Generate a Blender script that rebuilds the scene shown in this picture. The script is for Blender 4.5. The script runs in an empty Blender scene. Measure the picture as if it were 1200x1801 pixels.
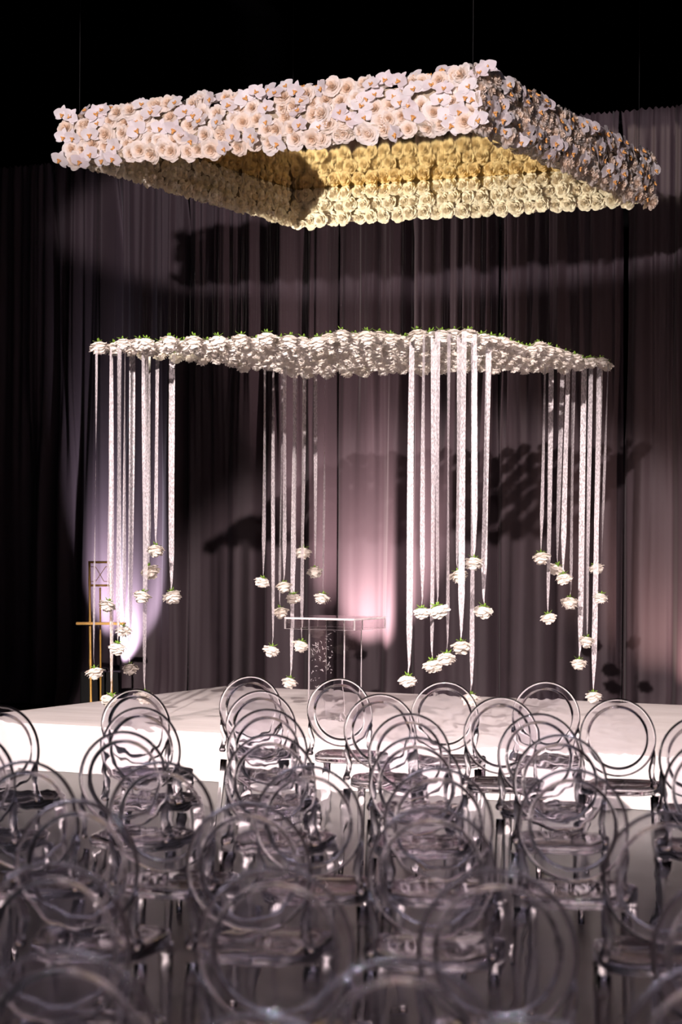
import bpy, math, random
import numpy as np
from mathutils import Matrix, Vector
PI = math.pi
C = bpy.context.scene.collection
sc = bpy.context.scene

# ------------------------------------------------------------------ camera
FPX, XH, YH, ROLL, H = 3640.0, 600.0, 955.0, 0.006, 1.63
cd = bpy.data.cameras.new('camera'); cam = bpy.data.objects.new('camera', cd); C.objects.link(cam)
cd.sensor_fit = 'HORIZONTAL'; cd.sensor_width = 24.0; cd.lens = FPX / 1200 * 24.0
cd.shift_y = (YH - 900.5) / 1200.0
cd.clip_start = 0.1; cd.clip_end = 100
cam.matrix_world = Matrix.Translation((0, 0, H)) @ Matrix.Rotation(PI/2, 4, 'X') @ Matrix.Rotation(ROLL, 4, 'Z')
cd.dof.use_dof = True; cd.dof.focus_distance = 14.5; cd.dof.aperture_fstop = 3.3
sc.camera = cam

def unproj(x, y, z=None, d=None):
    """photo pixel -> point on the plane Z=z or at depth d"""
    a, b = x - XH, y - YH; c, s = math.cos(ROLL), math.sin(ROLL)
    u, v = c*a + s*b, -s*a + c*b
    if d is None: d = FPX * (H - z) / v
    return Vector((u*d/FPX, d, H - v*d/FPX))

# ------------------------------------------------------------------ world, exposure, lights
w = bpy.data.worlds.new('World'); sc.world = w; w.use_nodes = True
w.node_tree.nodes['Background'].inputs[0].default_value = (.5, .42, .55, 1)
w.node_tree.nodes['Background'].inputs[1].default_value = .004
sc.view_settings.view_transform = 'Standard'; sc.view_settings.look = 'None'
sc.view_settings.gamma = 1; sc.view_settings.exposure = 0.0; sc.view_settings.use_curve_mapping = False
cy = sc.cycles
cy.max_bounces = 28; cy.transmission_bounces = 28; cy.glossy_bounces = 8; cy.diffuse_bounces = 3; cy.transparent_max_bounces = 16
cy.sample_clamp_indirect = 60; cy.use_denoising = True

def aim(o, tgt):
    o.rotation_euler = (Vector(tgt) - o.location).to_track_quat('-Z', 'Y').to_euler()
def spot(name, loc, tgt, watt, deg, blend=.5, col=(1, 1, 1), r=.08):
    l = bpy.data.lights.new(name, 'SPOT'); l.energy = watt; l.color = col; l.spot_size = math.radians(deg); l.spot_blend = blend; l.shadow_soft_size = r
    o = bpy.data.objects.new(name, l); C.objects.link(o); o.location = loc; aim(o, tgt); return o
# stage key light from the hall's lighting truss, and sparkle lamps over the audience
def profile_spot(name, loc, az, el, haz, hel, watt, blend, col, r, roll=0):
    """framed profile lamp: elliptical cone, half angles haz x hel degrees about azimuth az, elevation el"""
    d = Vector((math.sin(math.radians(az))*math.cos(math.radians(el)), math.cos(math.radians(az))*math.cos(math.radians(el)), math.sin(math.radians(el))))
    o = spot(name, loc, Vector(loc) + d, watt, 2*haz, blend, col, r); o.rotation_euler = (o.rotation_euler.to_matrix() @ Matrix.Rotation(math.radians(roll), 3, 'Z')).to_euler()
    o.scale = (1, math.tan(math.radians(hel))/math.tan(math.radians(haz)), 1); return o
profile_spot('canopy_key_spot', (-2.9, -1.9, 4.45), 10.4, .75, 10.8, 2.45, 11500, .25, (1, .87, .90), .10)
profile_spot('stage_key_spot', (-2.9, -1.9, 6.9), 10.6, -19.5, 10.0, 9.0, 21500, .3, (1, .86, .82), .10)
for x, tx, p in ((-4.2, -.6, 2300), (4.6, 1.4, 2100)):
    spot('stage_wash', (x, 7.6, 7.2), (tx, 14.8, .2), p*1.35, 29, .6, (1, .81, .79), .12)
profile_spot('canopy_side_spot', (-4.35, 13.9, 2.05), 62.5, 21.3, 14, 4.2, 2700, .35, (1, .92, .70), .06, -19)
for i, (x, y, z, p) in enumerate([(-5.0 + 1.25*k, 1.6 - 3.2*math.cos((k - 4)*.3), 6.7, 2600) for k in range(9)] + [(-4.2 + 1.4*k, 4.2 + .7*(k % 2), 6.9, 2200) for k in range(7)]):
    spot('house_spot', (x, y, z), (x*.35, y*.3 + 4.6, .4), p, 48, .6, (.87, .80, 1), .07)
al = bpy.data.lights.new('lavender_haze_fill', 'AREA'); al.shape = 'RECTANGLE'; al.size = 9; al.size_y = 4; al.energy = 70; al.color = (.80, .70, 1)
ao = bpy.data.objects.new('lavender_haze_fill', al); C.objects.link(ao); ao.location = (0, 3.5, 8.3)  # unseen fill light, added so the acrylic chairs pick up a lavender haze

# ------------------------------------------------------------------ materials
def mat(name, col, rough=.6, metal=0, **kw):
    m = bpy.data.materials.new(name); m.use_nodes = True
    b = m.node_tree.nodes['Principled BSDF']
    b.inputs['Base Color'].default_value = (*col, 1); b.inputs['Roughness'].default_value = rough; b.inputs['Metallic'].default_value = metal
    for k, v in kw.items(): b.inputs[k.replace('_', ' ')].default_value = v
    return m
def noisecol(m, c1, c2, scale, detail=3, stretch=None, bump=0, bdist=.01):
    nt = m.node_tree; b = nt.nodes['Principled BSDF']
    tc = nt.nodes.new('ShaderNodeTexCoord'); n = nt.nodes.new('ShaderNodeTexNoise'); n.inputs['Scale'].default_value = scale; n.inputs['Detail'].default_value = detail
    src = tc.outputs['Object']
    if stretch:
        mp = nt.nodes.new('ShaderNodeMapping'); mp.inputs['Scale'].default_value = stretch; nt.links.new(src, mp.inputs[0]); src = mp.outputs[0]
    nt.links.new(src, n.inputs['Vector'])
    r = nt.nodes.new('ShaderNodeValToRGB'); r.color_ramp.elements[0].color = (*c1, 1); r.color_ramp.elements[1].color = (*c2, 1)
    r.color_ramp.elements[0].position = .3; r.color_ramp.elements[1].position = .7
    nt.links.new(n.outputs[0], r.inputs[0]); nt.links.new(r.outputs[0], b.inputs['Base Color'])
    if bump:
        bp = nt.nodes.new('ShaderNodeBump'); bp.inputs['Strength'].default_value = bump; bp.inputs['Distance'].default_value = bdist
        nt.links.new(n.outputs[0], bp.inputs['Height']); nt.links.new(bp.outputs[0], b.inputs['Normal'])
    return m
def petal_glow(m, fac, col):
    """thin petals let part of the light through"""
    nt = m.node_tree; b = nt.nodes['Principled BSDF']; t = nt.nodes.new('ShaderNodeBsdfTranslucent'); t.inputs[0].default_value = (*col, 1)
    mx = nt.nodes.new('ShaderNodeMixShader'); mx.inputs[0].default_value = fac
    nt.links.new(b.outputs[0], mx.inputs[1]); nt.links.new(t.outputs[0], mx.inputs[2]); nt.links.new(mx.outputs[0], nt.nodes['Material Output'].inputs[0]); return m
def objrand(m, c1, c2):
    nt = m.node_tree; b = nt.nodes['Principled BSDF']
    oi = nt.nodes.new('ShaderNodeObjectInfo'); r = nt.nodes.new('ShaderNodeValToRGB')
    r.color_ramp.elements[0].color = (*c1, 1); r.color_ramp.elements[1].color = (*c2, 1)
    nt.links.new(oi.outputs['Random'], r.inputs[0]); nt.links.new(r.outputs[0], b.inputs['Base Color']); return m

M_ROSE = objrand(mat('cream_petal', (.85, .76, .68), .55, Subsurface_Weight=0), (.94, .88, .82), (.93, .80, .68))
def peach_heart(m, heart, r0, r1):
    """petals deepen in colour towards the flower's heart"""
    nt = m.node_tree; b = nt.nodes['Principled BSDF']; old = b.inputs['Base Color'].links[0].from_socket
    tc = nt.nodes.new('ShaderNodeTexCoord'); mp = nt.nodes.new('ShaderNodeMapping'); mp.inputs['Scale'].default_value = (1, 1, 0)
    ln = nt.nodes.new('ShaderNodeVectorMath'); ln.operation = 'LENGTH'; mr = nt.nodes.new('ShaderNodeMapRange'); mr.inputs[1].default_value = r0; mr.inputs[2].default_value = r1
    mx = nt.nodes.new('ShaderNodeMix'); mx.data_type = 'RGBA'; mx.inputs[6].default_value = (*heart, 1)
    nt.links.new(tc.outputs['Object'], mp.inputs[0]); nt.links.new(mp.outputs[0], ln.inputs[0]); nt.links.new(ln.outputs['Value'], mr.inputs[0])
    nt.links.new(mr.outputs[0], mx.inputs[0]); nt.links.new(old, mx.inputs[7]); nt.links.new(mx.outputs[2], b.inputs['Base Color'])
peach_heart(M_ROSE, (.93, .70, .50), .002, .044)
M_WROSE = objrand(mat('white_petal', (.88, .82, .76), .5), (.93, .88, .83), (.92, .85, .77))
M_COVER = noisecol(mat('cover_petal', (.85, .78, .68), .55), (.92, .86, .76), (.90, .78, .63), 6, 2)
M_ORCH = objrand(mat('orchid_petal', (.9, .85, .85), .5), (.93, .89, .87), (.88, .79, .80))
M_LIP = mat('orchid_lip', (.75, .36, .10), .5)
for m_, c_ in ((M_ROSE, (.97, .86, .74)), (M_WROSE, (.95, .90, .85)), (M_COVER, (.93, .84, .72)), (M_ORCH, (.96, .90, .88))): petal_glow(m_, .30, c_)
M_GREEN = mat('sepal_green', (.16, .30, .03), .5)
M_LINE = mat('nylon_line', (.06, .055, .06), .5)
M_FOAM = mat('canopy_core', (.42, .34, .24), .9)
M_GOLDMIR = mat('gold_mirror', (.72, .50, .12), .05, 1)
M_CABLE = mat('black_cable', (.004, .004, .004), .8)
M_STAGE = noisecol(mat('white_stage_cover', (.8, .76, .74), .5), (.76, .71, .69), (.83, .79, .77), 1.1, 4, (1, 9, 1), .35, .01)
M_SKIRT = noisecol(mat('white_stage_skirt', (.8, .76, .74), .6), (.79, .75, .73), (.83, .79, .77), 1.4, 3, None, .25, .02)
M_FLOOR = noisecol(mat('hall_floor', (.2, .16, .14), .3, Specular_IOR_Level=.2), (.0024, .0016, .0013), (.0046, .0031, .0025), 5, 6, None, .05, .002)
M_WALL = noisecol(mat('black_hall_wall', (.004, .004, .004), .9, Specular_IOR_Level=.1), (.003, .003, .0033), (.005, .0045, .005), 2)
M_CURT = noisecol(mat('mauve_curtain', (.15, .11, .12), .75, Sheen_Weight=.06, Sheen_Roughness=.4), (.028, .0165, .022), (.045, .0275, .0355), 1.6, 5, (1, 1, .15))
M_GOLD = mat('gold_bamboo', (.55, .30, .06), .4, .25)
M_BLACK = mat('black_box', (.004, .004, .0045), .7, Specular_IOR_Level=.2)
M_PIPE = mat('steel_pipe', (.25, .25, .26), .4, .8)
M_LENS = mat('lamp_lens', (.9, .85, .9), .2)

def glass(name, col, rough=0, ior=1.49):
    m = bpy.data.materials.new(name); m.use_nodes = True; nt = m.node_tree
    nt.nodes.remove(nt.nodes['Principled BSDF']); g = nt.nodes.new('ShaderNodeBsdfGlass')
    g.inputs['Color'].default_value = (*col, 1); g.inputs['Roughness'].default_value = rough; g.inputs['IOR'].default_value = ior
    nt.links.new(g.outputs[0], nt.nodes['Material Output'].inputs[0]); return m
M_GHOST = glass('clear_acrylic', (.985, .977, .992))
M_LECT = glass('lectern_acrylic', (.992, .988, .99))
M_EDGE = mat('lit_look_acrylic_edge', (.9, .84, .86), .3, Transmission_Weight=.45, IOR=1.2)  # pinkish white puts the glow of light-catching edges into the colour
M_ETCH = mat('etched_acrylic', (.85, .8, .82), .4)

def ribbon_mat():
    m = mat('silver_lace_ribbon', (.8, .74, .77), .35); nt = m.node_tree; b = nt.nodes['Principled BSDF']
    tc = nt.nodes.new('ShaderNodeTexCoord'); n = nt.nodes.new('ShaderNodeTexNoise'); n.inputs['Scale'].default_value = 120; n.inputs['Detail'].default_value = 4
    mp = nt.nodes.new('ShaderNodeMapping'); mp.inputs['Scale'].default_value = (1, 1, .45)
    nt.links.new(tc.outputs['Object'], mp.inputs[0]); nt.links.new(mp.outputs[0], n.inputs['Vector'])
    r = nt.nodes.new('ShaderNodeMapRange'); r.inputs[1].default_value = .38; r.inputs[2].default_value = .62; r.inputs[3].default_value = .42; r.inputs[4].default_value = .88
    nt.links.new(n.outputs[0], r.inputs[0]); nt.links.new(r.outputs[0], b.inputs['Alpha'])
    bp = nt.nodes.new('ShaderNodeBump'); bp.inputs['Strength'].default_value = .7; bp.inputs['Distance'].default_value = .004
    nt.links.new(n.outputs[0], bp.inputs['Height']); nt.links.new(bp.outputs[0], b.inputs['Normal'])
    return m
M_RIB = ribbon_mat()

# ------------------------------------------------------------------ mesh helpers
class MB:
    def __init__(s): s.v = []; s.f = []
    def add(s, v, f):
        o = len(s.v); s.v += [tuple(p) for p in v]; s.f += [tuple(i + o for i in q) for q in f]; return s
    def grid(s, P):   # P[r][c]
        R, K = len(P), len(P[0]); return s.add([p for row in P for p in row], [(r*K + c, r*K + c + 1, (r+1)*K + c + 1, (r+1)*K + c) for r in range(R-1) for c in range(K-1)])
    def box(s, lo, hi, M=None):
        v = [Vector((x, y, z)) for z in (lo[2], hi[2]) for y in (lo[1], hi[1]) for x in (lo[0], hi[0])]
        if M is not None: v = [M @ p for p in v]
        return s.add(v, [(0, 2, 3, 1), (4, 5, 7, 6), (0, 1, 5, 4), (2, 6, 7, 3), (0, 4, 6, 2), (1, 3, 7, 5)])
    def tube(s, pts, rad, n=8, sx=1.0, caps=True, up=Vector((0, 1, 0))):
        pts = [Vector(p) for p in pts]; rad = rad if hasattr(rad, '__len__') else [rad]*len(pts); v = []
        for i, p in enumerate(pts):
            t = (pts[min(i+1, len(pts)-1)] - pts[max(i-1, 0)]).normalized()
            a = t.cross(up); a = a if a.length > 1e-3 else t.cross(Vector((1, 0, 0))); a.normalize(); b = a.cross(t)
            v += [p + a*math.cos(2*PI*k/n)*rad[i]*sx + b*math.sin(2*PI*k/n)*rad[i] for k in range(n)]
        f = [(i*n + k, i*n + (k+1) % n, (i+1)*n + (k+1) % n, (i+1)*n + k) for i in range(len(pts)-1) for k in range(n)]
        if caps: f += [tuple(range(n))[::-1], tuple((len(pts)-1)*n + k for k in range(n))]
        return s.add(v, f)
    def mesh(s, name, m, smooth=True):
        me = bpy.data.meshes.new(name); me.from_pydata(s.v, [], s.f); me.materials.append(m)
        if smooth: me.polygons.foreach_set('use_smooth', [True]*len(me.polygons))
        me.update(); return me
    def obj(s, name, m, parent=None, smooth=True): return link(name, s.mesh(name, m, smooth), parent)
def link(name, me, parent=None, M=None):
    o = bpy.data.objects.new(name, me); C.objects.link(o)
    if parent is not None: o.parent = parent
    if M is not None: o.matrix_local = M
    return o
def tag(o, label, cat, group=None):
    o['label'] = label; o['category'] = cat
    if group: o['group'] = group
    return o
def empty(name, loc, label, cat, group=None, rz=0):
    o = bpy.data.objects.new(name, None); C.objects.link(o); o.location = loc; o.rotation_euler = (0, 0, rz); o.empty_display_size = .1
    return tag(o, label, cat, group)
def bevel(me, w_, seg=2):
    import bmesh
    bm = bmesh.new(); bm.from_mesh(me); bmesh.ops.recalc_face_normals(bm, faces=bm.faces)
    bmesh.ops.bevel(bm, geom=bm.edges[:], offset=w_, segments=seg, affect='EDGES', profile=.5); bm.to_mesh(me); bm.free()
    return me
def fixn(me):
    import bmesh
    bm = bmesh.new(); bm.from_mesh(me); bmesh.ops.recalc_face_normals(bm, faces=bm.faces); bm.to_mesh(me); bm.free(); return me
def orient(p, n, spin, s=1.0):
    q = Vector(n).to_track_quat('Z', 'Y').to_matrix().to_4x4()
    return Matrix.Translation(p) @ q @ Matrix.Rotation(spin, 4, 'Z') @ Matrix.Scale(s, 4)

# ------------------------------------------------------------------ setting
TH = .462
E1 = Vector((math.cos(TH), -math.sin(TH), 0)); E2 = Vector((math.sin(TH), math.cos(TH), 0))
CEN = Vector((.21, 15.0, 0))
def struct(o): o['kind'] = 'structure'; return o
def plane_box(name, lo, hi, m): return struct(MB().box(lo, hi).obj(name, m, smooth=False))
plane_box('floor', (-11, -7, -.1), (11, 27, 0), M_FLOOR)
plane_box('ceiling', (-11, -7, 8.5), (11, 27, 8.6), M_WALL)
plane_box('wall_left', (-11.1, -7, 0), (-11, 27, 8.5), M_WALL)
plane_box('wall_right', (11, -7, 0), (11.1, 27, 8.5), M_WALL)
plane_box('wall_back', (-11, 27, 0), (11, 27.1, 8.5), M_WALL)
plane_box('wall_front', (-11, -7.1, 0), (11, -7, 8.5), M_WALL)

# curtain along the line CEN + E2*3.35 + E1*t
CUR = CEN + E2*3.62; ZTOP = 5.38
def t_at(x):
    k = (x - XH)/FPX; return (k*CUR.y - CUR.x)/(E1.x - k*E1.y)
xs = [-170, -40, 92, 200, 322, 455, 583, 712, 867, 1087, 1250, 1420]
seams = [t_at(x) for x in xs]
names = ['dim mauve curtain panel at the end of the curtain line', 'dark curtain panel where the hem pools on the floor', 'dark curtain panel directly behind the gold easel',
         'curtain panel with the white uplight glow beside the easel', 'mauve curtain panel mottled with rose shadows between easel and lectern', 'mauve curtain panel behind the ribbons left of the lectern',
         'curtain panel lit bright pink behind the acrylic lectern', 'dark mauve curtain panel behind the ribbons right of the lectern', 'wide brownish curtain panel behind the ribbons over the stage edge',
         'curtain panel with its ruffled header showing beyond the flower canopy', 'last brownish curtain panel past the one with the ruffled header showing']
FLATTER = {4: .55, 5: .7, 6: .6, 8: .6}
rng = random.Random(5)
def curtain_panel(t0, t1, label, k):
    wdt = t1 - t0; nc = max(40, int(wdt/.011)); nr = 34
    ph = [rng.uniform(0, 6.28) for _ in range(12)]; flat = rng.uniform(-.5, 1)
    P = []
    for r in range(nr + 1):
        z = ZTOP*(1 - r/nr) + .01; q = z/ZTOP; row = []
        for c in range(nc + 1):
            s = c/nc; t = t0 + wdt*s
            ta = t + .03*math.sin(5*t + ph[0]) + .02*math.sin(11*t + ph[1]) + .012*(1-q)*math.sin(3*t + 4*q + ph[2])
            fine = math.sin(2*PI*ta/.105 + ph[3] + .5*math.sin(2.2*q + ph[4])) + .5*math.sin(2*PI*ta/.063 + ph[5])
            broad = math.sin(2*PI*ta/.31 + ph[6] + .6*math.sin(1.6*q*3 + ph[7])) + .6*math.sin(2*PI*ta/.19 + ph[8] + .5*q)
            lo = min(1, max(0, (3.5 - z)/1.6)); lo = lo*lo*(3 - 2*lo)
            wide = math.sin(2*PI*ta/.56 + ph[9] + .5*math.sin(1.3*z + ph[10])) + .45*math.sin(2*PI*ta/.33 + ph[11] - .4*z)
            d = .017*fine*(1 - .82*lo) + (.030 + .022*flat)*broad*(1 - .62*lo) + .058*wide*lo
            d *= 1 - lo*(1 - FLATTER.get(k, 1))
            hd = max(0, (z - (ZTOP - .10))/.10)
            if hd > 0: d = d*(1 - .6*hd) + .008*hd*math.sin(2*PI*ta/.04)
            e = min(s, 1 - s)*wdt
            d += -.17*math.exp(-(e/.05)**2)*min(1, max(0, (ZTOP - .1 - z)/.8))            # edges turn back into the gap
            pool = max(0, 1 - z/.35); d += .16*pool**2*(.6 + .5*math.sin(7*t + ph[9]))
            zz = z + (.012*math.sin(2*PI*ta/.05 + ph[10]) if r == 0 else 0)
            row.append(CUR + E1*t - E2*d + Vector((0, 0, zz)))
        P.append(row)
    o = MB().grid(P).obj('curtain', M_CURT)
    tag(o, label, 'curtain', 'pleated mauve curtains behind the stage')
for k in range(len(seams) - 1): curtain_panel(seams[k] + .004, seams[k+1] - .004, names[k], k)
pr = MB().tube([CUR + E1*seams[0] + E2*.25 + Vector((0, 0, ZTOP - .03)), CUR + E1*seams[-1] + E2*.25 + Vector((0, 0, ZTOP - .03))], .019, 10)
o = pr.obj('curtain_rail', M_PIPE); tag(o, 'steel pipe threaded through the top hem of the mauve curtains', 'pipe')
for t in (seams[0] + .02, seams[-1] - .02):
    MB().tube([CUR + E1*t + E2*.25, CUR + E1*t + E2*.25 + Vector((0, 0, ZTOP))], .022, 10).obj('upright', M_PIPE, o)
    MB().box((-.25, -.05, 0), (.25, .35, .012), Matrix.Translation(CUR + E1*t + E2*.28)).obj('base_plate', M_PIPE, o, False)

# stage platform
HS = .34
st = empty('stage_platform', CEN, 'low white-covered stage platform standing before the mauve curtains', 'stage', rz=-TH)
def stage():
    x0, x1, y0, y1 = -2.74, 2.9, -1.30, 2.72
    r2 = random.Random(3); nx, ny = 60, 44; P = []
    for j in range(ny + 1):
        row = []
        for i in range(nx + 1):
            x = x0 + (x1-x0)*i/nx; y = y0 + (y1-y0)*j/ny
            z = HS + .0022*math.sin(9*y + .7*math.sin(1.7*x)) + .0015*math.sin(23*y + 1.3*math.sin(2.1*x)) + .001*math.sin(5*x + 7*y)
            if i in (0, nx) or j in (0, ny): z = HS - .006
            row.append((x, y, z))
        P.append(row)
    MB().grid(P).obj('deck_cover', M_STAGE, st)
    def skirt(a, b):
        P = []; n = 70
        nx_ = Vector((b[1]-a[1], a[0]-b[0])).normalized()
        for r in range(9):
            q = r/8; row = []
            for i in range(n + 1):
                s = i/n; off = .004*math.sin(26*s + 2*q) * q + .003*math.sin(61*s)*q + .004*(1-math.cos(q*1.5))
                row.append((a[0] + (b[0]-a[0])*s + nx_[0]*off, a[1] + (b[1]-a[1])*s + nx_[1]*off, HS - .006 - (HS - .008)*q))
            P.append(row)
        MB().grid(P).obj('skirt', M_SKIRT, st)
    skirt((x0, y0), (x1, y0)); skirt((x1, y0), (x1, y1)); skirt((x1, y1), (x0, y1)); skirt((x0, y1), (x0, y0))
    MB().box((x0 + .02, y0 + .02, .01), (x1 - .02, y1 - .02, HS - .03)).obj('platform_base', M_SKIRT, st, False)
stage()

# ------------------------------------------------------------------ flowers
def petal(mb, a0, half, r, h, curl, drop, rnd, nu=4, nv=4, base=.15):
    P = []
    for j in range(nv + 1):
        v = j/nv; row = []
        wv = .35 + .65*math.sin(min(1, v*1.25)*PI/2)
        if v > .8: wv *= 1 - .8*(v - .8)/.2*.45
        for i in range(nu + 1):
            u = 2*i/nu - 1
            a = a0 + u*half*wv
            rr = r*(base + (1-base)*math.sin(v*PI/2)) + curl*v**3*(1 - .35*u*u) + .0025*rnd.uniform(-1, 1)*v
            z = h*v - drop*v**3 - .008*u*u*v + .003*rnd.uniform(-1, 1)*v
            row.append((rr*math.cos(a), rr*math.sin(a), z))
        P.append(row)
    mb.grid(P)
def hang_rose_mb(seed):
    """full garden rose, heavy rounded outer petals, stacked edges"""
    rnd = random.Random(seed); mb = MB()
    for n, r, h, curl, drop, bs in ((2, .012, .074, 0, 0, .2), (3, .022, .078, .002, .002, .25), (4, .032, .076, .005, .006, .3), (5, .041, .070, .009, .010, .35), (6, .047, .059, .013, .012, .42), (7, .050, .046, .016, .012, .5), (6, .046, .030, .018, .010, .5)):
        a = rnd.uniform(0, 6.28)
        for k in range(n):
            petal(mb, a + 2*PI*k/n + rnd.uniform(-.18, .18), PI/n*1.35, r*rnd.uniform(.93, 1.08), h*rnd.uniform(.90, 1.06), curl*rnd.uniform(.4, 1.4), drop*rnd.uniform(.2, 1.5), rnd, base=bs)
    return mb
def rose_mb(seed, full=1.0):
    rnd = random.Random(seed); mb = MB()
    for n, r, h, curl, drop in ((2, .009, .040, .000, .0), (3, .015, .041, .003, .002), (4, .023, .040, .006, .006), (5, .032, .036, .011, .010), (6, .041, .029, .014, .011), (6, .046, .019, .016, .008)):
        a = rnd.uniform(0, 6.28)
        for k in range(n):
            petal(mb, a + 2*PI*k/n + rnd.uniform(-.15, .15), PI/n*1.35, r*rnd.uniform(.93, 1.07), h*rnd.uniform(.92, 1.05), curl*full*rnd.uniform(.6, 1.3), drop*full*rnd.uniform(.6, 1.3), rnd)
    return mb
def orchid_mb(seed):
    rnd = random.Random(seed); mb = MB()
    def pet(a, L, W, up):
        P = []
        for j in range(6):
            v = j/5; row = []; wd = W*(math.sin(PI*min(1, .12 + .88*v)**.85)**.7 if v < 1 else .12)
            for i in range(5):
                u = i/2 - 1; x = L*v; y = wd*u; z = .016*v*up - .010*v*v*v + .006*u*u - .006*abs(u)*v + rnd.uniform(-.001, .001)
                row.append((x*math.cos(a) - y*math.sin(a), x*math.sin(a) + y*math.cos(a), z))
            P.append(row)
        mb.grid(P)
    for a in (PI/2, PI*1.18, PI*1.82): pet(a, .060, .021, .6)
    for a in (.12, PI - .12): pet(a, .064, .034, 1.3)
    return mb
def lip_mb():
    mb = MB(); mb.tube([(0, -.002, .004), (0, -.010, .018), (0, -.022, .024)], [.004, .008, .004], 6)
    for s in (-1, 1): mb.tube([(0, -.004, .006), (s*.010, -.002, .016), (s*.012, .002, .022)], [.004, .006, .002], 5)
    return mb
ROSES = [rose_mb(i).mesh('rose', M_ROSE) for i in range(5)]
IROSES = [rose_mb(i).mesh('rose', M_COVER) for i in range(5)]
HROSES = [hang_rose_mb(20 + i).mesh('hanging_rose', M_WROSE) for i in range(5)]
ORCH = [orchid_mb(i).mesh('orchid', M_ORCH) for i in range(3)]
LIP = lip_mb().mesh('lip', M_LIP)
def sepal_mb(seed):
    rnd = random.Random(seed); mb = MB()
    for k in range(5):
        a = 2*PI*k/5 + rnd.uniform(-.3, .3); L = rnd.uniform(.028, .042); lift = rnd.uniform(-.25, .6)
        P = []
        for j in range(5):
            v = j/4; wd = .0075*math.sin(PI*(.15 + .8*v)); row = []
            for u in (-1, 0, 1):
                x = L*v; y = u*wd; z = -.004 - L*lift*v*v + .012*v*(1-v) - .003*abs(u)
                row.append((x*math.cos(a) - y*math.sin(a), x*math.sin(a) + y*math.cos(a), z))
            P.append(row)
        mb.grid(P)
    mb.tube([(0, 0, .006), (0, 0, -.022)], [.009, .0035], 6)
    return mb
SEPALS = [sepal_mb(i).mesh('sepal', M_GREEN) for i in range(3)]

# floral canopy: square ring hung from the ceiling
ZB, RH, RT = 4.20, .35, .16
OUT = {k: unproj(*p, z=ZB) for k, p in dict(L=(112, 292), N=(842, 226), R=(1146, 364), F=(508, 404)).items()}
cc = sum(OUT.values(), Vector())/4
INN = {k: cc + (p - cc)*(1 - 2*RT/3.25*.98) for k, p in OUT.items()}
can = empty('floral_canopy', cc, 'square hanging canopy ring covered in white roses and orchids above the stage', 'canopy')
INV = Matrix.Translation(-cc)
up = Vector((0, 0, 1))
ks = ['L', 'N', 'R', 'F']
for i in range(4):
    a, b = ks[i], ks[(i+1) % 4]; mb = MB(); sh = .035
    def sp(k, out): 
        p = OUT[k].lerp(INN[k], .18) if out else INN[k].lerp(OUT[k], .18); return p - cc
    v = [sp(a, 1), sp(b, 1), sp(b, 0), sp(a, 0)]
    v = [p + up*.03 for p in v] + [p + up*(RH - .04) for p in v]
    mb.add(v, [(3, 2, 1, 0), (4, 5, 6, 7), (0, 1, 5, 4), (1, 2, 6, 5), (2, 3, 7, 6), (3, 0, 4, 7)])
    fixn(mb.mesh('frame_beam', M_FOAM, False)); mb.obj('frame_beam', M_FOAM, can, False)
ZM = ZB + .295
mb = MB(); v = [INN[k].lerp(OUT[k], .1) - cc for k in ks]; v = [p + up*(ZM - ZB) for p in v] + [p + up*(ZM - ZB + .012) for p in v]
mb.add(v, [(3, 2, 1, 0), (4, 5, 6, 7), (0, 1, 5, 4), (1, 2, 6, 5), (2, 3, 7, 6), (3, 0, 4, 7)]).obj('mirror_panel', M_GOLDMIR, can, False)
for k in ks:
    p = OUT[k].lerp(INN[k], .5) - cc
    MB().tube([p + up*(RH - .05), p + up*(8.5 - ZB)], .0022, 6).obj('suspension_cable', M_CABLE, can)
rng = random.Random(11)
outer, inner, under = [], [], []
def face(a, b, nrm, store, step, rows, z0, z1, jit, tilt):
    L = (b - a).length; n = int(L/step)
    for r in range(rows):
        for i in range(n + 1):
            s = (i + .5*(r % 2) + rng.uniform(-jit, jit))/n
            if s < -.01 or s > 1.01: continue
            q = r/max(1, rows-1); z = z0 + (z1-z0)*q + rng.uniform(-jit, jit)*step*.6
            nn = (nrm + up*((q - .5)*1.1*tilt + rng.uniform(-tilt, tilt)*.5) + (b-a).normalized()*rng.uniform(-tilt, tilt)*.5).normalized()
            store.append((a + (b-a)*s + up*z - cc + nrm*rng.uniform(-.022, .020), nn))
nNL = -E2; nNR = E1
def on(p, q, n): return p + n*0, q + n*0
face(OUT['L'], OUT['N'], nNL, outer, .088, 5, .04, RH - .015, .35, .55)
face(OUT['N'], OUT['R'], nNR, outer, .088, 5, .04, RH - .015, .35, .55)
nTop = []
face(OUT['L'] + E2*.06, OUT['N'] + E2*.06, (up - E2*.6).normalized(), nTop, .11, 1, RH + .0, RH, .35, .5)
face(OUT['N'] - E1*.06, OUT['R'] - E1*.06, (up + E1*.6).normalized(), nTop, .11, 1, RH + .0, RH, .35, .5)
outer += nTop
face(INN['F'], INN['R'], -E2, inner, .108, 3, .04, .24, .12, .25)
face(INN['L'], INN['F'], E1, inner, .100, 3, .04, .24, .12, .25)
for a, b in (('L', 'N'), ('N', 'R'), ('R', 'F'), ('F', 'L')):
    for f in (.12, .5, .88):
        p, q = OUT[a].lerp(INN[a], f), OUT[b].lerp(INN[b], f); side = (INN[a] - OUT[a] + INN[b] - OUT[b]).normalized()*(f - .5)*1.6
        face(p, q, (-up + side).normalized(), under, .085, 1, .045, .045, .3, .5)
for a, b, n_ in (('F', 'R', E2), ('L', 'F', -E1)):   # backs of the far beams
    face(OUT[a], OUT[b], n_, under, .13, 2, .08, .30, .3, .4)
flow = []
n_r = n_o = 0
rest = []
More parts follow.
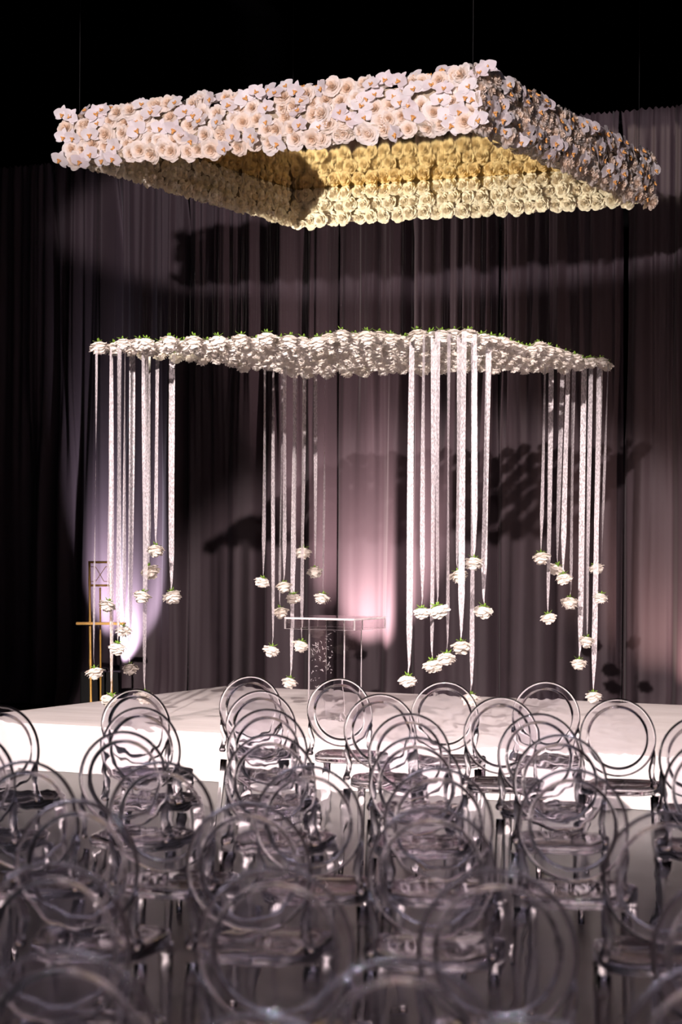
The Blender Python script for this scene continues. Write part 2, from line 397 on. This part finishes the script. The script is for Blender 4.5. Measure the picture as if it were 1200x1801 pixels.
for p, n in outer:
    if rng.random() < .38:
        ob = link('orchid', rng.choice(ORCH), can, orient(p + n*.035, (n + Vector((rng.uniform(-.35, .35), rng.uniform(-.35, .35), rng.uniform(-.4, .3)))).normalized(), rng.uniform(-.7, .7), rng.uniform(1.0, 1.25)))
        link('lip', LIP, ob); n_o += 1
    elif n_r < 300:
        link('rose', rng.choice(ROSES), can, orient(p - n*.01, n, rng.uniform(0, 6.28), rng.uniform(1.0, 1.3))); n_r += 1
    else: rest.append((p, n, .95))
for p, n in inner:
    if n_r < 300 and p.x > -.9 and (n - (-E2)).length < .6:
        link('rose', rng.choice(IROSES), can, orient(p - n*.012, n, rng.uniform(0, 6.28), rng.uniform(1.02, 1.18))); n_r += 1
    else: rest.append((p, n, 1.05))
rest += [(p, n, rng.uniform(.62, .8)) for p, n in under]
VS = []; FS = []; base = 0
rv = [(np.array([v.co[:] for v in m.vertices]), np.array([p.vertices[:] for p in m.polygons])) for m in ROSES]
for p, n, s in rest:
    V, F = rng.choice(rv); M = np.array(orient(p - n*.012, n, rng.uniform(0, 6.28), s))
    VS.append(V @ M[:3, :3].T + M[:3, 3]); FS.append(F + base); base += len(V)
me = bpy.data.meshes.new('rose_cover'); me.from_pydata(np.concatenate(VS), [], np.concatenate(FS).tolist()); me.materials.append(M_COVER)
me.polygons.foreach_set('use_smooth', [True]*len(me.polygons))
o = link('rose_cover', me, can); o['kind'] = 'stuff'
print('canopy roses', n_r, 'orchids', n_o, 'rest', len(rest))

# flat canopy of single upside-down roses on nylon lines
ORD = 'first second third fourth fifth sixth seventh eighth ninth tenth eleventh twelfth thirteenth fourteenth fifteenth sixteenth'.split()
ZL = 2.98
LAY = {k: unproj(*p, z=ZL) for k, p in dict(L=(174, 606), N=(826, 589), R=(1068, 643), F=(540, 656)).items()}
NR = 16
FLIP = Matrix.Rotation(PI, 4, 'X')
LINE = MB().tube([(0, 0, 0), (0, 0, ZM - ZL - .06)], .00018, 4, caps=False).mesh('hanging_line', M_LINE)
rng = random.Random(8)
def hang_matrix(p, tilt=.22, s=1.0):
    return Matrix.Translation(p) @ Matrix.Rotation(rng.uniform(-tilt, tilt), 4, 'X') @ Matrix.Rotation(rng.uniform(-tilt, tilt), 4, 'Y') @ Matrix.Rotation(rng.uniform(0, 6.28), 4, 'Z') @ FLIP @ Matrix.Scale(s, 4)
for j in range(NR):
    for i in range(NR):
        u, v = i/(NR-1), j/(NR-1)
        p = (LAY['L']*(1-u) + LAY['N']*u)*(1-v) + (LAY['F']*(1-u) + LAY['R']*u)*v
        p = p + Vector((rng.uniform(-.011, .011), rng.uniform(-.011, .011), .035 + rng.uniform(-.022, .022)))
        M = Matrix.Translation(p) @ Matrix.Rotation(rng.uniform(-.15, .15), 4, 'X') @ Matrix.Rotation(rng.uniform(-.15, .15), 4, 'Y') @ FLIP @ Matrix.Rotation(rng.uniform(0, 6.28), 4, 'Z') @ Matrix.Scale(rng.uniform(1.02, 1.18)*(1 - .12*v), 4)
        o = link('hanging_rose', rng.choice(HROSES), None, M)
        row = 'front row' if j == 0 else ('rear row' if j == NR-1 else f'{ORD[j]} row back')
        tag(o, f'upside-down white rose in the flat rose canopy, {row}, {ORD[i]} from its left end', 'rose', 'white roses hung in the flat canopy')
        link('sepal', rng.choice(SEPALS), o)
        ln = link('hanging_line', LINE, o); ln.matrix_parent_inverse = M.inverted(); ln.location = p

# ribbons with a rose at the end
def edge_y(x, cl):
    def ly(a, b): A, B = pix[a], pix[b]; return A[1] + (B[1]-A[1])*(x - A[0])/(B[0]-A[0])
    pix = dict(L=(174, 606), N=(826, 589), R=(1068, 643), F=(540, 656))
    if cl == 'left': return ly('L', 'F') if x > 174 else 606
    if cl == 'near': return (ly('L', 'N') if x < 826 else ly('N', 'R')) + 2
    if cl == 'right': return ly('F', 'R') if x < 1068 else 643
    return (ly('L', 'F') if x < 540 else ly('F', 'R')) - 2
RIBS = {
 'left': [(170, 166, 1186, 4), (195, 191, 1069, 5), (196, 195, 1234, 8), (210, 207, 1143, 7), (220, 218, 1113, 5), (233, 228, 1180, 10), (252, 252, 1052, 5), (259, 255, 1228, 6), (263, 262, 1008, 7), (277, 275, 971, 8), (303, 301, 1052, 10)],
 'far': [(466, 463, 1027, 5), (481, 479, 1147, 5), (497, 493, 1080, 5), (501, 499, 1035, 7), (518, 516, 1055, 6), (521, 511, 1203, 7), (533, 531, 1138, 4), (536, 534, 974, 5), (555, 554, 1009, 5), (572, 568, 1055, 3)],
 'near': [(725, 718, 1200, 10), (746, 742, 1081, 6), (763, 761, 1173, 8), (770, 769, 1077, 8), (790, 786, 1160, 6), (808, 805, 1016, 6), (817, 811, 1140, 10), (834, 834, 993, 9), (836, 828, 1232, 9), (860, 852, 1078, 10)],
 'right': [(959, 952, 983, 6), (970, 964, 1090, 7), (990, 981, 1004, 7), (1000, 991, 1020, 8), (1010, 1003, 1062, 7), (1028, 1019, 1170, 9), (1040, 1033, 1132, 7), (1054, 1044, 1228, 9), (1056, 1047, 1003, 8), (1070, 1058, 1055, 3)]}
CLN = dict(left='beside the easel', far='left of the lectern', near='right of the lectern', right='by the brownish curtain')
rng = random.Random(21)
for cl, L in RIBS.items():
    for idx, (xt, xb, yr, wpx) in enumerate(L):
        top = unproj(xt, edge_y(xt, cl) + (0 if idx == 0 and cl != 'right' else (idx % 3 - 1)*4) - ({8: -6, 0: 0, 9: -2}.get(idx, 5) if cl == 'near' else 0), z=ZL - (0 if cl == 'near' else .01))
        bot = unproj(xb, yr - 4, d=top.y)
        wide = 'narrow' if wpx <= 5 else ('wide' if wpx >= 9 else 'medium')
        o = empty('hanging_ribbon', bot, f'{wide} silvery ribbon with white end rose, {ORD[idx]} from left in cluster {CLN[cl]}', 'ribbon', 'ribbons with a rose at the end')
        wr = .043; yaw = math.acos(min(1, wpx*top.y/FPX/wr))*rng.choice((-1, 1))
        n = 40; P = []; ph = rng.uniform(0, 6); L_ = (top - bot).length; rtop = top - bot
        for k in range(n + 1):
            s = k/n; dz = s*L_
            fr = min(1, (1-s)*L_/.28); wd = wr*(.12 + .88*fr**.8)/2          # gathered into the rose stem
            a = yaw + .22*math.sin(2.2*dz + ph)*min(1, fr) + (0 if abs(yaw) < 1.2 else .1*math.sin(5*dz))
            c = rtop*(1-s) + Vector((0, 0, .045*s)) + Vector((.006*math.sin(1.3*dz + ph)*s, .006*math.sin(1.7*dz), 0)) * (1 if k < n else 0)
            P.append([c + Vector((math.cos(a), math.sin(a), 0))*u*wd + Vector((0, .002*(1-u*u), 0)) for u in (-1, 0, 1)])
        MB().grid(P).obj('ribbon', M_RIB, o)
        s = rng.uniform(.95, 1.15)
        r = link('rose', rng.choice(HROSES), o, hang_matrix(Vector((0, 0, .028)), .3, s))
        link('sepal', rng.choice(SEPALS), r)

# ------------------------------------------------------------------ acrylic ceremony table
lc = unproj(590, 1100, d=15.2); lc.z = HS + .004
lec = empty('acrylic_lectern', lc, 'clear acrylic lectern with a shallow tray top and etched box column on the white stage', 'lectern', rz=-TH)
ztop = unproj(600, 1085, d=15.2).z - HS - .004
def lectern():
    s = 15.2/FPX; a, b = .57, .53; h = ztop; t = .012
    # tray top turned edges down
    def slab(lo, hi, name='panel', p=lec):
        ob = MB().box(lo, hi).obj(name, M_LECT, p, False); bevel(ob.data, .0012, 1)
        ob.data.materials.append(M_EDGE); d = [hi[i] - lo[i] for i in range(3)]; ax = d.index(min(d))
        for pl in ob.data.polygons:
            if abs(pl.normal[ax]) < .9: pl.material_index = 1
        return ob
    slab((-a/2, -b/2, h - t), (a/2, b/2, h), 'table_top')
    e = .001
    slab((-a/2, -b/2, h - .085), (a/2, -b/2 + t, h - t - e), 'edge_lip'); slab((-a/2, b/2 - t, h - .085), (a/2, b/2, h - t - e), 'edge_lip')
    slab((-a/2, -b/2 + t + e, h - .085), (-a/2 + t, b/2 - t - e, h - t - e), 'edge_lip'); slab((a/2 - t, -b/2 + t + e, h - .085), (a/2, b/2 - t - e, h - t - e), 'edge_lip')
    c = .147; g = .010; zt = h - t - .002
    fr = slab((-c, -c, 0), (c, -c + g, zt), 'column_panel'); slab((-c, c - g, 0), (c, c, zt), 'column_panel')
    slab((-c, -c + g + e, 0), (-c + g, c - g - e, zt), 'column_panel'); slab((c - g, -c + g + e, 0), (c, c - g - e, zt), 'column_panel')
    # etched sprigs on the front panel
    r = random.Random(4); mb = MB()
    def stroke(x, z, a0, L, k):
        pts = []
        for i in range(7):
            pts.append(Vector((x, -c - .0012, z))); x += L/6*math.cos(a0); z += L/6*math.sin(a0); a0 += k
        mb.tube(pts, [.0004, .0008, .0011, .0011, .001, .0007, .0004], 4)
    for q in range(2):
        x0, z0 = -.085 + .09*q, zt*(.30 + .12*q)
        for k in range(34): stroke(x0 + r.gauss(.0, .030), z0 + r.uniform(.0, .34), r.uniform(-.6, 3.7), r.uniform(.008, .030), r.uniform(-.5, .5))
    mb.obj('etched_sprig', M_ETCH, lec)['label'] = 'fine white etched sprigs'
lectern()

# ------------------------------------------------------------------ gold easel
ed = 18.7
ea = empty('gold_easel', Vector((unproj(176, 1200, d=ed).x, ed, 0)), 'tall narrow gold easel with lattice top standing by the curtain', 'easel')
def easel():
    org = ea.location
    def P(x, y, dy=0): p = unproj(x, y, d=ed) - Vector(org); return p + Vector((0, dy, 0))
    def foot(x, y, x2, y2, dy=0):
        a, b = P(x, y), P(x2, y2); k = (b.z + org.z)/(a.z - b.z); f = b + (b - a)*k; f.y += dy; return f
    def rod(pts, r, name): return MB().tube(pts, r, 8).obj(name, M_GOLD, ea)
    def bamboo(a, b, r, name):
        n = 24; pts = [a.lerp(b, i/n) for i in range(n + 1)]
        return MB().tube(pts, [r*(1.22 if i % 6 == 3 else 1) for i in range(n + 1)], 10).obj(name, M_GOLD, ea)
    bamboo(P(155, 989, .10), foot(155, 989, 162, 1228, -.12), .0105, 'leg'); bamboo(P(192, 989, .10), foot(192, 989, 198.5, 1228, -.12), .0105, 'leg')
    bamboo(P(174, 1034, .1), foot(174, 1034, 173, 1226, .2), .008, 'leg')
    rod([P(153, 989, .10), P(194.5, 989, .10)], .0105, 'top_rail'); rod([P(156, 1030, .085), P(193.5, 1030, .085)], .0095, 'cross_rail')
    for pts in ([(158, 997), (166, 997), (181, 1023), (191, 1023)], [(191, 997), (184, 997), (166, 1023), (159, 1023)]): rod([P(*q, .093) for q in pts], .0032, 'lattice_bar')
    a, b = P(135, 1096, .03), P(221, 1095, .03)
    MB().box((a.x, -.05, a.z - .012), (b.x, .04, a.z + .010)).obj('shelf', M_GOLD, ea, False)
easel()

# black case on the floor beside the easel, and the two uplights
bx0 = unproj(143, 1235, d=19.25); bx1 = unproj(212, 1181, d=19.25)
bk = empty('black_case', ((bx0.x + bx1.x)/2, 19.25, 0), 'plain black upright case on the floor behind the gold easel', 'case')
hw = (bx1.x - bx0.x)/2
o = MB().box((-hw, -.1, .02), (hw, .12, bx1.z)).obj('body', M_BLACK, bk, False); bevel(o.data, .012, 2)
for s in (-1, 1): MB().box((-.03 + s*(hw - .05), -.08, 0), (.03 + s*(hw - .05), .1, .02)).obj('foot', M_BLACK, bk, False)
MB().tube([(-.06, 0, bx1.z), (-.05, 0, bx1.z + .025), (.05, 0, bx1.z + .025), (.06, 0, bx1.z)], .008, 8).obj('handle', M_BLACK, bk)

def uplight(loc, tgt, watt, col, deg, label):
    u = empty('uplight', loc, label, 'lamp')
    d = (Vector(tgt) - Vector(loc)).normalized()
    MB().tube([Vector((0, 0, .13)) - d*.09, Vector((0, 0, .13)) + d*.06], [.06, .065], 16).obj('housing', M_BLACK, u)
    MB().tube([Vector((0, 0, .13)) + d*.061, Vector((0, 0, .13)) + d*.066], [.055, .055], 16).obj('lens', M_LENS, u)
    MB().box((-.09, -.07, 0), (.09, .07, .02)).obj('base', M_BLACK, u, False)
    for s in (-1, 1): MB().box((s*.078 - .005, -.02, .0), (s*.078 + .005, .02, .15)).obj('bracket', M_BLACK, u, False)
    spot('uplight_beam', Vector(loc) + Vector((0, 0, .13)) + d*.075, tgt, watt, deg, 1, col, .03)
def curp(x, off): 
    t = t_at(x); return CUR + E1*t - E2*off
p = curp(224, .46); uplight((p.x + .05, p.y, 0), Vector(curp(222, 0)) + Vector((0, 0, 1.02)), 2100, (.92, .83, 1), 50, 'black uplight on the floor by the easel washing the curtain white')
p = curp(658, .6); uplight((p.x, p.y, 0), Vector(curp(660, 0)) + Vector((0, 0, 1.75)), 1900, (1, .74, .72), 64, 'black uplight behind the stage washing the curtain pink')

p = curp(1235, .55); uplight((p.x, p.y, 0), Vector(curp(1150, 0)) + Vector((0, 0, 2.2)), 240, (1, .68, .58), 100, 'black uplight behind the stage end washing the curtain brownish')

# ------------------------------------------------------------------ clear acrylic chairs
def ellring(mb, prof, rx, rz, seg=56):
    """sweep the closed profile (radial, thickness) around an ellipse; prof goes centre-front -> rim -> centre-back"""
    n = len(prof); v = []
    for k in range(seg):
        a = 2*PI*k/seg
        for (r, y) in prof: v.append(((rx + r)*math.cos(a) if r > -9 else 0, y, (rz + r)*math.sin(a) if r > -9 else 0))
    f = [(k*n + i, ((k+1) % seg)*n + i, ((k+1) % seg)*n + i + 1, k*n + i + 1) for k in range(seg) for i in range(n-1)]
    o = len(v)
    v += [(0, prof[0][1], 0), (0, prof[-1][1], 0)]
    for k in range(seg):
        f.append((o, ((k+1) % seg)*n, k*n)); f.append((o + 1, k*n + n - 1, ((k+1) % seg)*n + n - 1))
    mb.add(v, f)
RX, RZ = .182, .190
def chair_meshes():
    out = {}
    mb = MB(); R = .012
    hp = [(-.165, .0035), (-.145, .0035), (-.125, .0035), (-.105, .0035), (-.085, .0035), (-.068, .0035), (-.055, .0035), (-.0480, .0035), (-.0475, .0035), (-.0440, .0041), (-.0405, .0072), (-.0375, .0098), (-.0340, .0108), (-.0335, .0108), (-.020, .0108), (-.0105, .0108), (-.0100, .0108), (-.0060, .0098), (-.0025, .0070), (-.0006, .0036), (0, .0012)]
    prof = [(r, -y) for r, y in hp] + [(r, y) for r, y in hp[::-1]]
    ellring(mb, prof, RX, RZ)
    # dished across its width, leaned back
    v = []
    for (x, y, z) in mb.v:
        if .003 < y < .004: y += .00013*math.sin(105*x + 1.0 + 18*z) + .00010*math.sin(140*z + 40*x)   # moulded sheet is a little wavy
        y2 = y - .9*x*x*1.0 + .03
        v.append((x, -.20 + y2*1.0 - .14*(z + RZ), .90 - RZ + z))
    v = [(x, y + .0, z) for x, y, z in v]
    mb.v = v
    out['backrest'] = fixn(mb.mesh('backrest', M_GHOST))
    # seat: rounded trapezoid slab
    mb = MB(); N = 48; rings = []
    def outline(inset):
        pts = []
        for k in range(N):
            a = 2*PI*k/N; c, s = math.cos(a), math.sin(a); p = 3.4
            q = (abs(c)**p + abs(s)**p)**(-1/p); y = q*s; hw_ = .19 + .022*y
            pts.append((q*c*(hw_ - inset), y*(.205 - inset) + .015))
        return pts
    levels = [(.05, .437), (.006, .430), (0, .436), (0, .462), (.004, .468), (.012, .470), (.05, .466), (.11, .463)]
    v = []; f = []
    for ins, z in levels: v += [(x, y, z) for x, y in outline(ins)]
    for i in range(len(levels)-1):
        for k in range(N): f.append((i*N + k, i*N + (k+1) % N, (i+1)*N + (k+1) % N, (i+1)*N + k))
    f.append(tuple(range(N))[::-1]); f.append(tuple((len(levels)-1)*N + k for k in range(N)))
    out['seat'] = fixn(mb.add(v, f).mesh('seat', M_GHOST))
    for s in (-1, 1):
        y0 = lambda z: -.20 + .03 - .9*.16*.16 - .14*(z - .90 + 2*RZ)
        st_ = [(s*.172, y0(.655) - .004, .655), (s*.170, y0(.62) - .006, .62), (s*.163, y0(.585) - .008, .585), (s*.158, -.197, .555), (s*.162, -.195, .525), (s*.171, -.193, .500), (s*.172, -.192, .490), (s*.172, -.192, .482), (s*.172, -.191, .474)]
        out[f'stile{s}'] = fixn(MB().tube(st_, [.004, .010, .014, .0145, .014, .014, .019, .019, .014], 12).mesh('stile', M_GHOST))
        bl = [(s*.172, -.165, .428), (s*.174, -.180, .36), (s*.178, -.205, .24), (s*.184, -.240, .10), (s*.188, -.262, .0)]
        out[f'rear{s}'] = fixn(MB().tube(bl, [.020, .018, .016, .014, .0125], 8).mesh('leg', M_GHOST))
        fl = [(s*.168, .175, .428), (s*.168, .175, .41), (s*.168, .176, .395), (s*.168, .176, .385), (s*.169, .178, .30), (s*.170, .181, .14), (s*.171, .183, .03), (s*.171, .183, 0)]
        out[f'front{s}'] = fixn(MB().tube(fl, [.022, .022, .024, .0205, .0195, .0155, .013, .014], 12).mesh('leg', M_GHOST))
    return out
CM = chair_meshes()
def chair(loc, rz, label):
    o = empty('ghost_chair', loc, label, 'chair', 'clear acrylic chairs facing the stage', rz)
    for k, me in CM.items(): link(me.name.split('.')[0], me, o)
ROWS = [
 [(442, 1188), (598, 1192), (783, 1198), (961, 1198)],
 [(240, 1211), (460, 1214), (670, 1220), (882, 1225), (1087, 1228)],
 [(2, 1240), (249, 1243), (471, 1246), (721, 1254), (949, 1254), (1234, 1258)],
 [(-48, 1286), (219, 1285), (477, 1290), (733, 1295), (986, 1291), (1252, 1300)],
 [(46, 1337), (285, 1338), (544, 1345), (772, 1349), (1008, 1351)],
 [(136, 1406), (438, 1410), (760, 1418), (1176, 1425)],
 [(95, 1516), (485, 1524), (876, 1528), (1290, 1535)],
 [(115, 1668), (705, 1684), (1270, 1690)],
 [(455, 1782), (930, 1787)],
]
rng = random.Random(2)
for r, L in enumerate(ROWS):
    for i, (x, y) in enumerate(L):
        p = unproj(x, y, z=.90); yaw = -math.radians(11 - r*.6 + rng.uniform(-3, 3))
        back = Matrix.Rotation(yaw, 4, 'Z') @ Vector((0, -.20 + .03 - .14*2*RZ, 0))
        which = 'row by the stage' if r == 0 else f'{ORD[r]} row from the stage'
        chair((p.x - back.x, p.y - back.y, 0), yaw, f'clear round-backed acrylic chair, {ORD[i]} from the left in the {which}')
